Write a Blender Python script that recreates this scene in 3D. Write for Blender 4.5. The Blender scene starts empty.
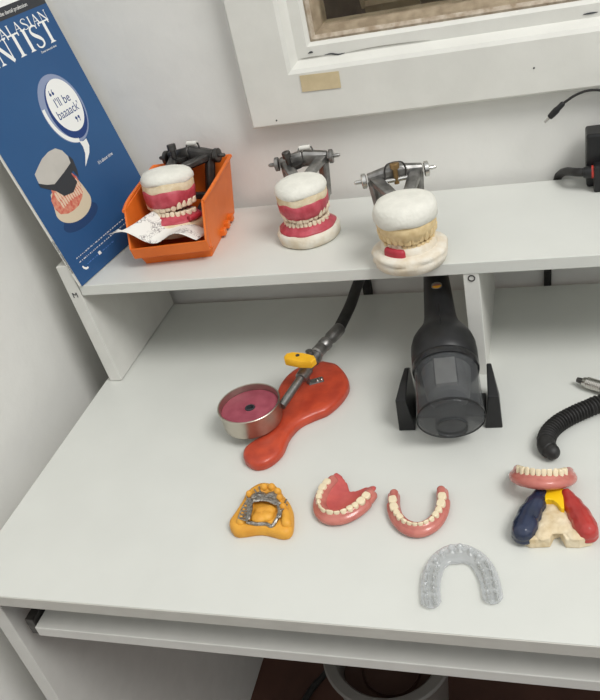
import bpy, bmesh, math, random
from mathutils import Vector, Matrix, Quaternion
random.seed(7)
S = bpy.context.scene
COL = S.collection
PI = math.pi

# ------------------------------------------------------------------ camera solve
CR = Matrix(((0.950436, 0.026802, 0.309761), (0.23825, 0.577338, -0.780973), (-0.199769, 0.816065, 0.542337)))
CC = Vector((0.62914, -1.01216, 0.60426))
CF = 792.896
ZS = 0.1593          # top of the hutch shelf
def at(u, v, z):     # point of the horizontal plane z seen at photo pixel u, v
    d = CR @ Vector(((u-300)/CF, -(v-350)/CF, -1))
    return CC + d*((z-CC.z)/d.z)
cam = bpy.data.cameras.new('camera'); co = bpy.data.objects.new('camera', cam); COL.objects.link(co)
co.matrix_world = Matrix.Translation(CC) @ CR.to_4x4()
cam.sensor_fit = 'HORIZONTAL'; cam.sensor_width = 36; cam.lens = CF*36/600; cam.clip_start = .01
S.camera = co

# ------------------------------------------------------------------ materials
def lin(c):
    return tuple(((x/255)/12.92 if x/255 <= .04045 else ((x/255+.055)/1.055)**2.4) for x in c) + (1,)
def mat(name, c, rough=.5, metal=0, var=0, vscale=60, bump=0, bscale=200, c2=None, specks=0, trans=0, alpha=1, ior=1.45, spec=.5, coat=0, sss=0, speck_col=(90,85,78)):
    m = bpy.data.materials.new(name); m.use_nodes = True
    nt = m.node_tree; b = nt.nodes['Principled BSDF']; L = nt.links.new
    b.inputs['Base Color'].default_value = lin(c); b.inputs['Roughness'].default_value = rough
    b.inputs['Metallic'].default_value = metal; b.inputs['IOR'].default_value = ior
    b.inputs['Transmission Weight'].default_value = trans; b.inputs['Alpha'].default_value = alpha
    b.inputs['Specular IOR Level'].default_value = spec; b.inputs['Coat Weight'].default_value = coat
    if sss: b.inputs['Subsurface Weight'].default_value = sss; b.inputs['Subsurface Scale'].default_value = .003
    tc = nt.nodes.new('ShaderNodeTexCoord')
    out = None
    if var or c2:
        n = nt.nodes.new('ShaderNodeTexNoise'); n.inputs['Scale'].default_value = vscale; n.inputs['Detail'].default_value = 5
        L(tc.outputs['Object'], n.inputs['Vector'])
        r = nt.nodes.new('ShaderNodeValToRGB'); L(n.outputs['Fac'], r.inputs['Fac'])
        a = c2 if c2 else tuple(max(0, x-var) for x in c); bb = c if c2 else tuple(min(255, x+var*.5) for x in c)
        r.color_ramp.elements[0].position = .35; r.color_ramp.elements[1].position = .65
        r.color_ramp.elements[0].color = lin(a); r.color_ramp.elements[1].color = lin(bb)
        out = r.outputs['Color']
    if specks:
        v = nt.nodes.new('ShaderNodeTexVoronoi'); v.inputs['Scale'].default_value = specks
        L(tc.outputs['Object'], v.inputs['Vector'])
        lt = nt.nodes.new('ShaderNodeMath'); lt.operation = 'LESS_THAN'; L(v.outputs['Distance'], lt.inputs[0]); lt.inputs[1].default_value = .011
        sp = nt.nodes.new('ShaderNodeSeparateColor'); L(v.outputs['Color'], sp.inputs['Color'])
        l2 = nt.nodes.new('ShaderNodeMath'); l2.operation = 'LESS_THAN'; L(sp.outputs[0], l2.inputs[0]); l2.inputs[1].default_value = .3
        mu = nt.nodes.new('ShaderNodeMath'); mu.operation = 'MULTIPLY'; L(lt.outputs[0], mu.inputs[0]); L(l2.outputs[0], mu.inputs[1])
        mx = nt.nodes.new('ShaderNodeMix'); mx.data_type = 'RGBA'; L(mu.outputs[0], mx.inputs[0])
        if out: L(out, mx.inputs[6])
        else: mx.inputs[6].default_value = lin(c)
        mx.inputs[7].default_value = lin(speck_col); out = mx.outputs[2]
    if out: L(out, b.inputs['Base Color'])
    if bump:
        n = nt.nodes.new('ShaderNodeTexNoise'); n.inputs['Scale'].default_value = bscale; n.inputs['Detail'].default_value = 4
        L(tc.outputs['Object'], n.inputs['Vector'])
        bp = nt.nodes.new('ShaderNodeBump'); bp.inputs['Strength'].default_value = bump; bp.inputs['Distance'].default_value = .002
        L(n.outputs['Fac'], bp.inputs['Height']); L(bp.outputs['Normal'], b.inputs['Normal'])
    return m

M = {}
M['wall'] = mat('painted plaster wall', (228,227,222), .75, var=4, vscale=9, bump=.35, bscale=45, specks=7, speck_col=(150,148,142))
M['lam'] = mat('white laminate', (209,210,204), .38, var=2, vscale=14, specks=9)
M['band'] = mat('grey white edge strip', (194,192,184), .5, var=4, vscale=40)
M['edge'] = mat('white edge band', (214,213,207), .45, var=3, vscale=40)
M['paint'] = mat('old gloss paint', (221,220,213), .4, var=4, vscale=18, bump=.3, bscale=60, specks=26, speck_col=(120,112,100))
M['rawwood'] = mat('weathered bead', (196,184,168), .8, c2=(150,132,110), vscale=70, bump=.5, bscale=150, specks=90)
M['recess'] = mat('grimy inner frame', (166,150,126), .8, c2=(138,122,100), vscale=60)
M['outside'] = mat('dark brown boards', (104,92,80), .8, c2=(64,52,44), vscale=12)
M['outbeam'] = mat('beige beam', (140,124,100), .8, var=14, vscale=20)
M['glass'] = mat('dusty window glass', (235,235,230), .05, trans=1, ior=1.05)
M['floor'] = mat('dark red brown floor', (92,60,48), .6, c2=(74,48,38), vscale=8)
M['crack'] = mat('grey paint crack', (150,147,138), .8)
M['tape'] = mat('masking tape', (203,186,150), .8, var=8, vscale=50)
M['orange'] = mat('orange bin plastic', (226,113,38), .42, var=8, vscale=25)
M['plaster'] = mat('white plaster', (223,221,211), .85, var=7, vscale=60, bump=.4, bscale=260, specks=60, speck_col=(170,160,140))
M['stone'] = mat('cream dental stone', (226,211,182), .8, c2=(205,184,146), vscale=70, bump=.5, bscale=300)
M['palestone'] = mat('pale dental stone', (226,220,207), .8, c2=(214,200,176), vscale=50, bump=.4, bscale=300)
M['wax'] = mat('pink modelling wax', (186,76,88), .4, var=16, vscale=90, bump=.3, bscale=300)
M['redwax'] = mat('red wax', (178,52,66), .35, var=14, vscale=90)
M['gum'] = mat('pink denture acrylic', (194,118,106), .27, c2=(176,98,89), vscale=70, coat=.3)
M['palate'] = mat('pink palate acrylic', (196,92,86), .28, c2=(182,78,76), vscale=90, coat=.3)
M['tooth'] = mat('ivory acrylic tooth', (230,214,182), .28, var=8, vscale=120, coat=.2)
M['pinktooth'] = mat('ivory tooth', (228,212,186), .3, var=8, vscale=120)
M['tanstone'] = mat('tan stone teeth', (226,203,158), .6, c2=(206,180,132), vscale=120)
M['steel'] = mat('cast grey metal', (158,156,153), .40, metal=.9, c2=(116,115,113), vscale=60, bump=.15)
M['darksteel'] = mat('dark oily metal', (88,86,84), .4, metal=.85, var=20, vscale=60, bump=.2)
M['chrome'] = mat('polished metal', (205,203,198), .22, metal=1)
M['brass'] = mat('tarnished brass', (158,130,90), .4, metal=.8, var=20, vscale=150)
M['roller'] = mat('pale plastic sleeve', (214,212,204), .5)
M['black'] = mat('black plastic', (29,29,30), .38, var=3, vscale=60)
M['blackgloss'] = mat('glossy black plastic', (34,34,35), .22)
M['rubber'] = mat('black rubber', (38,37,36), .55, var=6, vscale=120)
M['smoke'] = mat('smoky clear plastic', (84,86,88), .08, alpha=.40, spec=.6)
M['filter'] = mat('grey filter', (128,128,126), .7, var=10, vscale=90)
M['flap'] = mat('dark grey flap', (74,76,78), .5)
M['filterlight'] = mat('pale filter panel', (196,195,190), .7, var=10, vscale=90)
M['redpaint'] = mat('orange red enamel', (192,74,47), .38, c2=(168,60,40), vscale=55, coat=.12)
M['chip'] = mat('worn enamel', (180,96,76), .5, c2=(205,70,42), vscale=110)
M['candle'] = mat('dusty pink wax', (160,78,92), .5, c2=(140,60,75), vscale=60)
M['yellow'] = mat('yellow lever plastic', (238,180,40), .4, var=8, vscale=60)
M['tin'] = mat('stainless steel', (190,183,170), .38, metal=1, var=18, vscale=30)
M['ochre'] = mat('orange die stone', (226,166,62), .55, c2=(212,148,50), vscale=60, bump=.2, bscale=300)
M['cobalt'] = mat('cobalt chrome', (196,192,186), .28, metal=1, c2=(140,136,130), vscale=400, bump=.5, bscale=700)
M['blue'] = mat('dark blue resin', (36,46,72), .25, c2=(29,37,57), vscale=60, coat=.4)
M['red'] = mat('red resin', (178,54,48), .28, c2=(160,46,42), vscale=60, coat=.4)
M['ywax'] = mat('yellow wax', (240,196,24), .4, var=4)
M['clear'] = mat('clear splint resin', (206,209,211), .05, alpha=.42, spec=1.0, coat=1)
M['cover'] = mat('blue printed cover', (44,87,133), .45, c2=(39,80,126), vscale=5)
M['page'] = mat('page block', (228,226,220), .7)
M['ink'] = mat('black ink', (52,54,58), .6)
M['white'] = mat('white ink', (236,236,232), .6)
M['greyblue'] = mat('grey blue ink', (138,150,178), .6)
M['navy'] = mat('navy ink', (30,60,118), .6)
M['shade'] = mat('deep blue ink', (32,62,104), .6)
M['bluetxt'] = mat('bright blue ink', (86,126,190), .6)
M['pinkprint'] = mat('printed gum', (196,84,70), .6, c2=(214,150,124), vscale=160)
M['greyprint'] = mat('printed plaster', (190,186,178), .6, var=6, vscale=30)
M['creamprint'] = mat('printed cream', (210,196,170), .6)
M['toothprint'] = mat('printed teeth', (222,196,170), .6)
M['badge_orange'] = mat('badge amber', (240,172,48), .4)
M['badge_red'] = mat('badge red', (206,58,48), .4)
M['badge_grey'] = mat('badge grey', (124,118,108), .4)
M['led'] = mat('red strain relief', (190,60,50), .5)
M['bucket'] = mat('milky plastic bucket', (124,121,116), .4, var=6, vscale=30)
M['bucketin'] = mat('brown bucket inside', (84,62,52), .6, var=8, vscale=20)

# paper with scribbled print
mp = mat('printed paper', (226,224,216), .75); M['paper'] = mp
nt = mp.node_tree; tc = nt.nodes.new('ShaderNodeTexCoord'); b = nt.nodes['Principled BSDF']
w = nt.nodes.new('ShaderNodeTexVoronoi'); w.inputs['Scale'].default_value = 150; w.feature = 'DISTANCE_TO_EDGE'
nz = nt.nodes.new('ShaderNodeTexNoise'); nz.inputs['Scale'].default_value = 120
nt.links.new(tc.outputs['Object'], nz.inputs['Vector'])
mxv = nt.nodes.new('ShaderNodeMix'); mxv.data_type = 'VECTOR'; mxv.inputs[0].default_value = .03
nt.links.new(tc.outputs['Object'], mxv.inputs[4]); nt.links.new(nz.outputs['Color'], mxv.inputs[5]); nt.links.new(mxv.outputs[1], w.inputs['Vector'])
r = nt.nodes.new('ShaderNodeValToRGB'); r.color_ramp.elements[0].position = .03; r.color_ramp.elements[1].position = .11
r.color_ramp.elements[0].color = lin((130,124,124)); r.color_ramp.elements[1].color = lin((228,226,219))
nt.links.new(w.outputs['Distance'], r.inputs['Fac'])
n2 = nt.nodes.new('ShaderNodeTexNoise'); n2.inputs['Scale'].default_value = 34; nt.links.new(tc.outputs['Object'], n2.inputs['Vector'])
r2 = nt.nodes.new('ShaderNodeValToRGB'); r2.color_ramp.elements[0].position = .45; r2.color_ramp.elements[1].position = .52
nt.links.new(n2.outputs['Fac'], r2.inputs['Fac'])
mx = nt.nodes.new('ShaderNodeMix'); mx.data_type = 'RGBA'; nt.links.new(r2.outputs['Color'], mx.inputs[0])
nt.links.new(r.outputs['Color'], mx.inputs[6]); mx.inputs[7].default_value = lin((228,226,219))
nt.links.new(mx.outputs[2], b.inputs['Base Color'])

# ------------------------------------------------------------------ object helpers
def link(name, me, m, parent=None):
    o = bpy.data.objects.new(name, me); COL.objects.link(o)
    if m is not None:
        me.materials.clear(); me.materials.append(m)
    if parent: o.parent = parent
    return o
def obj(name, bm, m, parent=None, smooth=False, bevel=0, seg=2):
    bmesh.ops.recalc_face_normals(bm, faces=bm.faces)
    me = bpy.data.meshes.new(name); bm.to_mesh(me); bm.free()
    if smooth:
        me.polygons.foreach_set('use_smooth', [True]*len(me.polygons))
        if smooth != 'all': me.set_sharp_from_angle(angle=math.radians(38))
    o = link(name, me, m, parent)
    if bevel:
        md = o.modifiers.new('bevel', 'BEVEL'); md.width = bevel; md.segments = seg; md.limit_method = 'ANGLE'
    return o
def tag(o, label, cat, group=None):
    o['label'] = label; o['category'] = cat
    if group: o['group'] = group
    return o
def thing(name, label, cat, loc=(0,0,0), rz=0, group=None):
    o = bpy.data.objects.new(name, None); COL.objects.link(o); o.empty_display_size = .02
    o.location = loc; o.rotation_euler = (0,0,rz)
    return tag(o, label, cat, group)
def struct(o): o['kind'] = 'structure'; return o
def BM(): return bmesh.new()
def box(bm, lo, hi, mtx=None):
    vs = [bm.verts.new((x,y,z)) for x in (lo[0],hi[0]) for y in (lo[1],hi[1]) for z in (lo[2],hi[2])]
    for f in ((0,1,3,2),(4,6,7,5),(0,4,5,1),(2,3,7,6),(0,2,6,4),(1,5,7,3)): bm.faces.new([vs[i] for i in f])
    if mtx: bmesh.ops.transform(bm, matrix=mtx, verts=vs)
    return vs
def loft(bm, rings, cap0=True, cap1=True, closed=True):
    rv = [[bm.verts.new(p) for p in r] for r in rings]; n = len(rv[0])
    for a, b_ in zip(rv, rv[1:]):
        for i in range(n if closed else n-1):
            j = (i+1) % n
            bm.faces.new((a[i], a[j], b_[j], b_[i]))
    if cap0: bm.faces.new(rv[0][::-1])
    if cap1: bm.faces.new(rv[-1])
    return rv
def lathe(bm, prof, seg=40, mtx=None, cap0=True, cap1=True, sx=1, sy=1):
    rings = [[Vector((r_*sx*math.cos(2*PI*i/seg), r_*sy*math.sin(2*PI*i/seg), z)) for i in range(seg)] for r_, z in prof]
    if mtx: rings = [[mtx @ p for p in r_] for r_ in rings]
    return loft(bm, rings, cap0, cap1)
def smoothpath(pts, n=6):
    pts = [Vector(p) for p in pts]; P = [pts[0]*2-pts[1]] + pts + [pts[-1]*2-pts[-2]]; out = []
    for i in range(1, len(P)-2):
        p0,p1,p2,p3 = P[i-1:i+3]
        for k in range(n):
            t = k/n
            out.append(.5*((2*p1)+(p2-p0)*t+(2*p0-5*p1+4*p2-p3)*t*t+(3*p1-p0-3*p2+p3)*t**3))
    return out + [pts[-1]]
def tube(bm, pts, rad, seg=12, n=6, cap=True, sub=True):
    P = smoothpath(pts, n) if sub and len(pts) > 2 else [Vector(p) for p in pts]
    rings = []; up = None
    for i, p in enumerate(P):
        t = (P[min(i+1,len(P)-1)]-P[max(i-1,0)]).normalized()
        if up is None: up = t.orthogonal().normalized()
        up = (up - t*up.dot(t)).normalized(); s = t.cross(up)
        r_ = rad(i/(len(P)-1)) if callable(rad) else rad
        rings.append([p + (up*math.cos(2*PI*k/seg)+s*math.sin(2*PI*k/seg))*r_ for k in range(seg)])
    loft(bm, rings, cap, cap); return P
def prism(bm, pts, z0, z1):
    loft(bm, [[Vector((x,y,z0)) for x,y in pts], [Vector((x,y,z1)) for x,y in pts]])
def ball(bm, c, r, rot=None, sub=2):
    if not hasattr(r, '__len__'): r = (r,r,r)
    m = Matrix.Translation(Vector(c)) @ (rot.to_4x4() if rot else Matrix.Identity(4)) @ Matrix.Diagonal((*r,1))
    bmesh.ops.create_icosphere(bm, subdivisions=sub, radius=1, matrix=m)
def remeshed(name, bm, m, parent=None, voxel=.0009, smooth=4, clampz=None, factor=.5):
    me = bpy.data.meshes.new('tmp'); bm.to_mesh(me); bm.free()
    t = bpy.data.objects.new('tmp', me); COL.objects.link(t)
    r_ = t.modifiers.new('r', 'REMESH'); r_.mode = 'VOXEL'; r_.voxel_size = voxel; r_.use_smooth_shade = True
    if smooth:
        s = t.modifiers.new('s', 'SMOOTH'); s.iterations = smooth; s.factor = factor
    dg = bpy.context.evaluated_depsgraph_get(); dg.update()
    nm = bpy.data.meshes.new_from_object(t.evaluated_get(dg)); nm.name = name
    bpy.data.objects.remove(t); bpy.data.meshes.remove(me)
    if clampz is not None:
        for v in nm.vertices:
            if v.co.z < clampz: v.co.z = clampz
    nm.polygons.foreach_set('use_smooth', [True]*len(nm.polygons))
    return link(name, nm, m, parent)
def text_mesh(txt, size, mtx, m, parent, name='lettering', sx=1, spacing=1, extr=.0002, shear=0, align='CENTER'):
    cu = bpy.data.curves.new('t', 'FONT'); cu.body = txt; cu.size = size; cu.align_x = align; cu.align_y = 'CENTER'
    cu.space_character = spacing; cu.shear = shear; cu.extrude = extr
    t = bpy.data.objects.new('t', cu); COL.objects.link(t)
    dg = bpy.context.evaluated_depsgraph_get(); dg.update()
    me = bpy.data.meshes.new_from_object(t.evaluated_get(dg)); bpy.data.objects.remove(t); bpy.data.curves.remove(cu)
    me.transform(mtx @ Matrix.Diagonal((sx,1,1,1)))
    return link(name, me, m, parent)

# ------------------------------------------------------------------ the room
WX = -.056; WY = .016; FZ = -.78
bm = BM()
ox0, ox1, oz0, oz1 = .320, 1.25, .356, 1.2                      # opening for the window
box(bm, (WX-.1, WY, FZ), (ox0, WY+.1, 1.7)); box(bm, (ox1, WY, FZ), (2.0, WY+.1, 1.7))
box(bm, (ox0, WY, FZ), (ox1, WY+.1, oz0)); box(bm, (ox0, WY, oz1), (ox1, WY+.1, 1.7))
struct(obj('wall_back', bm, M['wall']))
bm = BM(); box(bm, (WX-.1, -1.9, FZ), (WX, WY, 1.7)); struct(obj('wall_left', bm, M['wall']))
bm = BM(); box(bm, (WX-.1, -1.9, FZ-.05), (2.0, WY+.1, FZ)); struct(obj('floor', bm, M['floor']))

# window: architrave with a mitred corner, sash, weathered bead, pane
win = bpy.data.objects.new('window_1', None); COL.objects.link(win); win.location = (.2402, WY, .2755); struct(win)
wi = Matrix.Translation(-Vector(win.location))
def wbm(bm): bmesh.ops.transform(bm, matrix=wi, verts=bm.verts)
prof = [(0, WY), (0, -.006), (.003, -.009), (.0655, -.009), (.0705, -.006), (.0785, .010), (.0785, WY)]
ax0, ax1, az0, az1 = .2402, 1.33, .2755, 1.275
bm = BM(); ring = []
for a, y in prof:
    ring.append([Vector((ax0+a, y, az0+a)), Vector((ax1-a, y, az0+a)), Vector((ax1-a, y, az1-a)), Vector((ax0+a, y, az1-a))])
loft(bm, ring, False, False); wbm(bm); obj('window_frame', bm, M['paint'], win)
bm = BM(); ring = []
for a, y in [(.0758, .05), (.0758, .012), (.0775, .008), (.0925, .008), (.0965, .014), (.0965, .05)]:
    ring.append([Vector((ax0+a, y, az0+a)), Vector((ax1-a, y, az0+a)), Vector((ax1-a, y, az1-a)), Vector((ax0+a, y, az1-a))])
loft(bm, ring, False, False); wbm(bm); obj('sash', bm, M['paint'], win)
bm = BM(); ring = []
for a, y in [(.096, .04), (.096, .016), (.0995, .014), (.1035, .018), (.1035, .04)]:
    ring.append([Vector((ax0+a, y, az0+a)), Vector((ax1-a, y, az0+a)), Vector((ax1-a, y, az1-a)), Vector((ax0+a, y, az1-a))])
loft(bm, ring, False, False); wbm(bm); obj('glazing_bead', bm, M['rawwood'], win)
bm = BM(); ring = []
for a, y in [(.1025, .06), (.1025, .018), (.106, .020), (.1115, .030), (.1115, .06)]:
    ring.append([Vector((ax0+a, y, az0+a)), Vector((ax1-a, y, az0+a)), Vector((ax1-a, y, az1-a)), Vector((ax0+a, y, az1-a))])
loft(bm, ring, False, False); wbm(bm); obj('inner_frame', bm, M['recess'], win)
bm = BM(); box(bm, (ax0+.108, .036, az0+.108), (ax1-.108, .040, az1-.108)); wbm(bm); obj('pane', bm, M['glass'], win)
bm = BM(); box(bm, (-.6, .90, -.2), (2.6, .93, 1.5)); struct(obj('wall_outside', bm, M['outside']))
def aty(u, v, y):
    d = CR @ Vector(((u-300)/CF, -(v-350)/CF, -1)); return CC + d*((y-CC.y)/d.y)
bm = BM()
for (a_, b_), r_ in ((((366,7),(420,-3)),.012), (((366,7),(360,-14)),.009)): tube(bm, [aty(*a_,.45), aty(*b_,.45)], r_, 6, sub=False)
struct(obj('trim_1', bm, M['outbeam']))
# hairline cracks and nail heads in the old paint
def fleck(name, pts, r_, m, y):
    bm = BM(); tube(bm, [aty(u,v,y) for u,v in pts], lambda t: r_*(.25+math.sin(PI*t)), 5, 3); wbm(bm); return obj(name, bm, m, win)
fleck('paint_crack', [(324,55.2),(331,53.6),(338,54.4),(345,52.8)], .0009, M['ink'], .0075)
fleck('paint_crack', [(308,53.5),(311,52),(313,52.6)], .0010, M['ink'], .0075)
fleck('paint_crack', [(345,53),(372,47.5),(400,43.5),(430,40)], .00045, M['crack'], .0075)
fleck('paint_crack', [(300,59),(312,57),(324,55.4)], .0005, M['crack'], .0075)
fleck('paint_crack', [(583,14.5),(590,13.2),(598,12)], .0009, M['ink'], .0075)
for u, v in ((276.5,120.5),(301.5,76.5),(534,68)):
    bm = BM(); ball(bm, aty(u, v, -.0092), (.0013,.0007,.0013), sub=1); wbm(bm); obj('nail_hole', bm, M['ink'], win)
# masking tape on the architrave
p0 = Vector((.3289, -.0256, .3469))
tp = thing('masking_tape', 'beige strip of masking tape stuck on the white window frame', 'tape', (.3472, -.0098, .3275))
bm = BM(); box(bm, (-.026, -.0004, -.0105), (.026, .0004, .0105), Matrix.Rotation(.02, 4, 'Y')); obj('strip', bm, M['tape'], tp)
tp2 = tp.children[0]; 
# collapse to a one-piece thing
o = tp2; o.parent = None; o.location = tp.location; bpy.data.objects.remove(tp); o.name = 'masking_tape'
tag(o, 'beige strip of masking tape stuck on the white window frame', 'tape')

# ------------------------------------------------------------------ desk and hutch
D = .584; T = .015; PT = .019
desk = thing('computer_desk', 'white laminate desk with a pull-out keyboard tray, standing against the wall', 'desk', (.6, -.3, FZ))
dm = Matrix.Translation(-Vector(desk.location))
def dpart(name, lo, hi, m, par=None, bev=.001, mtx=None):
    bm = BM(); box(bm, lo, hi, mtx); bmesh.ops.transform(bm, matrix=dm, verts=bm.verts)
    return obj(name, bm, m, par or desk, bevel=bev)
dpart('desktop', (.004, -D+.0012, -T), (1.25, 0, 0), M['lam'], bev=.0004)
dpart('edge_band', (.004, -D, -T), (1.25, -D+.0011, -.0003), M['band'], bev=.0003)
dpart('side_panel', (.018, -D+.012, FZ), (.037, -.005, -T), M['edge'])
dpart('side_panel', (1.215, -D+.012, FZ), (1.234, -.005, -T), M['edge'])
tray = dpart('keyboard_tray', (.067, -D+.012, -.0815), (1.19, -.16, -.0670), M['edge'])
dpart('rail_bracket', (.0375, -.40, -.08), (.0530, -.18, -.06), M['darksteel'])
rail = dpart('tray_rail', (.0540, -D+.016, -.085), (.0655, -.16, -.060), M['darksteel'])
dpart('tray_rail', (1.1915, -D+.016, -.086), (1.2145, -.16, -.062), M['darksteel'])

hut = thing('hutch_shelf', 'white raised shelf unit standing on the back of the desk', 'shelf', (.6, -.1, 0))
hm = Matrix.Translation(-Vector(hut.location)); SD = .2075
def hpart(name, lo, hi, m, par=None, bev=.0008, mtx=None):
    bm = BM(); box(bm, lo, hi, mtx); bmesh.ops.transform(bm, matrix=hm, verts=bm.verts)
    return obj(name, bm, m, par or hut, bevel=bev)
tilt = Matrix.Translation((.012,0,0)) @ Matrix.Rotation(-.062, 4, 'Y')
sp = hpart('side_panel', (0, -SD, 0.0004), (PT, 0, .19), M['edge'], mtx=tilt)
hpart('shelf_board', (.0232, -SD, ZS-T), (1.2, 0, ZS), M['lam'])
hpart('side_panel', (1.2, -SD, 0), (1.219, 0, .19), M['edge'])
dv = hpart('divider_panel', (.527, -SD+.001, 0), (.545, 0, ZS-T), M['edge'])
# screw cap on the divider front and the small mark on the side panel
bm = BM(); ringm = Matrix.Translation((.5365, -SD+.0008, .1385)) @ Matrix.Rotation(PI/2, 4, 'X')
lathe(bm, [(.0030,0),(.0042,0),(.0042,.0006),(.0030,.0006),(.0030,0)], 24, ringm, False, False); bmesh.ops.transform(bm, matrix=hm, verts=bm.verts)
obj('screw_cap', bm, M['darksteel'], hut)
tm = hm @ tilt @ Matrix.Translation((PT*.5, -SD-.0003, .145)) @ Matrix.Rotation(PI/2, 4, 'X')
text_mesh('M', .011, tm, M['ink'], hut, 'printed_mark')

# ------------------------------------------------------------------ magazine
mu_ = Vector((.14586, .98930, 0)).normalized(); mn = Vector((mu_.y, -mu_.x, 0))
th = .2337; mup = Vector((0,0,1))*math.cos(th) - mn*math.sin(th); mnn = mu_.cross(mup)
MW, MH, MT = .21, .350, .005
mag = thing('magazine', 'blue magazine with a speech bubble cover leaning on the left wall', 'magazine')
mb = Vector((.0310, -.2108, ZS+.0012))
mag.matrix_world = Matrix.Translation(mb) @ Matrix((mu_, mup, mnn)).transposed().to_4x4()
bm = BM(); box(bm, (.0006,.0004,-MT), (MW-.0006,MH-.0004,-.0004)); obj('page_block', bm, M['page'], mag)
bm = BM(); box(bm, (0,0,-.0005), (MW,MH,0)); obj('front_cover', bm, M['cover'], mag)
bm = BM(); box(bm, (0,0,-MT-.0004), (MW,MH,-MT)); obj('back_cover', bm, M['page'], mag)
def flat(name, pts, m, k=1, par=mag):      # printed shape, mm on the cover
    bm = BM(); prism(bm, [(x/1000, y/1000) for x, y in pts], 0, .00008*k)
    return obj(name, bm, m, par)
def ell(cx, cy, rx, ry, rot=0, n=48, a0=0, a1=2*PI):
    c, s = math.cos(rot), math.sin(rot); out = []
    for i in range(n):
        a = a0+(a1-a0)*i/(n-1 if a1-a0 < 6.28 else n)
        x, y = rx*math.cos(a), ry*math.sin(a); out.append((cx+x*c-y*s, cy+x*s+y*c))
    return out
flat('printed_band', [(0,325),(210,323.5),(210,338.5),(0,339)], M['ink'], 1)
flat('printed_strip', [(0,339),(210,338.5),(210,350),(0,350)], M['white'], 1)
text_mesh("Australasia's leading magazine for the dental profession", .0068, Matrix.Translation((.103,.331,.0002)), M['white'], mag, 'band_lettering', sx=.95, extr=.00005)
# serif title letters: thick and thin strokes with slab serifs
TW = 1.0
def letter(ch, x, y, w, h, k):
    n_, f_ = k, k*.36                 # thick, thin
    P = []
    def st(a, b_, t):
        a = Vector(a); b_ = Vector(b_); d = (b_-a).normalized(); q = Vector((-d.y, d.x))*t/2
        P.append([a-q, b_-q, b_+q, a+q])
    def sf(cx, yy, ww, dirn): P.append([Vector((cx-ww/2, yy)), Vector((cx+ww/2, yy)), Vector((cx+ww*.22, yy+dirn*f_*1.3)), Vector((cx-ww*.22, yy+dirn*f_*1.3))])
    sw = k*2.1
    if ch == 'I': st((w/2,0),(w/2,h),n_); sf(w/2,0,sw,1); sf(w/2,h,sw,-1)
    elif ch == 'T':
        st((w/2,0),(w/2,h),n_); sf(w/2,0,sw*1.1,1); st((0,h-f_/2),(w,h-f_/2),f_)
        st((f_/2,h),(f_/2,h*.84),f_); st((w-f_/2,h),(w-f_/2,h*.84),f_)
    elif ch == 'N':
        st((w*.12,0),(w*.12,h),f_); st((w*.88,0),(w*.88,h),f_); st((w*.1,h),(w*.88,0),n_); sf(w*.12,0,sw*.8,1); sf(w*.9,h,sw*.8,-1); sf(w*.08,h,sw*.6,-1)
    elif ch == 'A':
        st((w*.08,0),(w*.47,h),f_); st((w*.45,h),(w*.88,0),n_); st((w*.25,h*.34),(w*.72,h*.34),f_); sf(w*.08,0,sw*.8,1); sf(w*.9,0,sw,1)
    elif ch == 'L': st((w*.25,0),(w*.25,h),n_); sf(w*.25,h,sw,-1); st((0,f_/2),(w*.95,f_/2),f_); st((w*.93,0),(w*.93,h*.2),f_)
    elif ch == 'E':
        st((w*.25,0),(w*.25,h),n_)
        for yy, e in ((f_/2,.95),(h/2,.75),(h-f_/2,.92)): st((0,yy),(w*e,yy),f_)
    elif ch in 'SDRU':
        pl = []
        if ch == 'S':
            for i in range(25):
                t = i/24; a = PI*.15 + t*PI*1.35 if t < .5 else 0
            pts = [(w*.86,h*.80),(w*.80,h*.93),(w*.5,h*.985),(w*.2,h*.9),(w*.13,h*.74),(w*.3,h*.6),(w*.62,h*.45),(w*.86,h*.3),(w*.84,h*.11),(w*.5,h*.015),(w*.2,h*.07),(w*.12,h*.22)]
            pp = smoothpath([(a_,b_,0) for a_,b_ in pts], 4)
            wd = [f_ + (n_-f_)*math.exp(-((i/(len(pp)-1)-.5)/.2)**2) for i in range(len(pp))]
        elif ch == 'D':
            st((w*.22,0),(w*.22,h),n_); sf(w*.22,0,sw,1); sf(w*.22,h,sw,-1)
            pp = smoothpath([(w*.2,h*.985,0),(w*.6,h*.96,0),(w*.88,h*.72,0),(w*.92,h*.5,0),(w*.88,h*.28,0),(w*.6,h*.04,0),(w*.2,h*.015,0)], 4)
            wd = [f_ + (n_-f_)*math.sin(PI*i/(len(pp)-1))**2 for i in range(len(pp))]
        elif ch == 'U':
            sf(w*.2,h,sw,-1); sf(w*.85,h,sw*.8,-1)
            pp = smoothpath([(w*.2,h,0),(w*.2,h*.35,0),(w*.28,h*.08,0),(w*.5,h*.015,0),(w*.75,h*.08,0),(w*.85,h*.35,0),(w*.85,h,0)], 4)
            wd = [n_ if i < len(pp)*.4 else f_ for i in range(len(pp))]
        else:
            st((w*.22,0),(w*.22,h),n_); sf(w*.22,0,sw,1); st((w*.45,h*.5),(w*.92,0),n_); sf(w*.94,0,sw*.7,1)
            pp = smoothpath([(w*.1,h*.985,0),(w*.55,h*.96,0),(w*.8,h*.76,0),(w*.55,h*.54,0),(w*.2,h*.5,0)], 4)
            wd = [f_ + (n_-f_)*math.sin(PI*i/(len(pp)-1))**2 for i in range(len(pp))]
        for i in range(len(pp)-1): st(pp[i].xy, (pp[i+1]+(pp[i+1]-pp[i])*.2).xy, (wd[i]+wd[i+1])/2)
    return [[(x+p.x, y+p.y) for p in poly] for poly in P]
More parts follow.
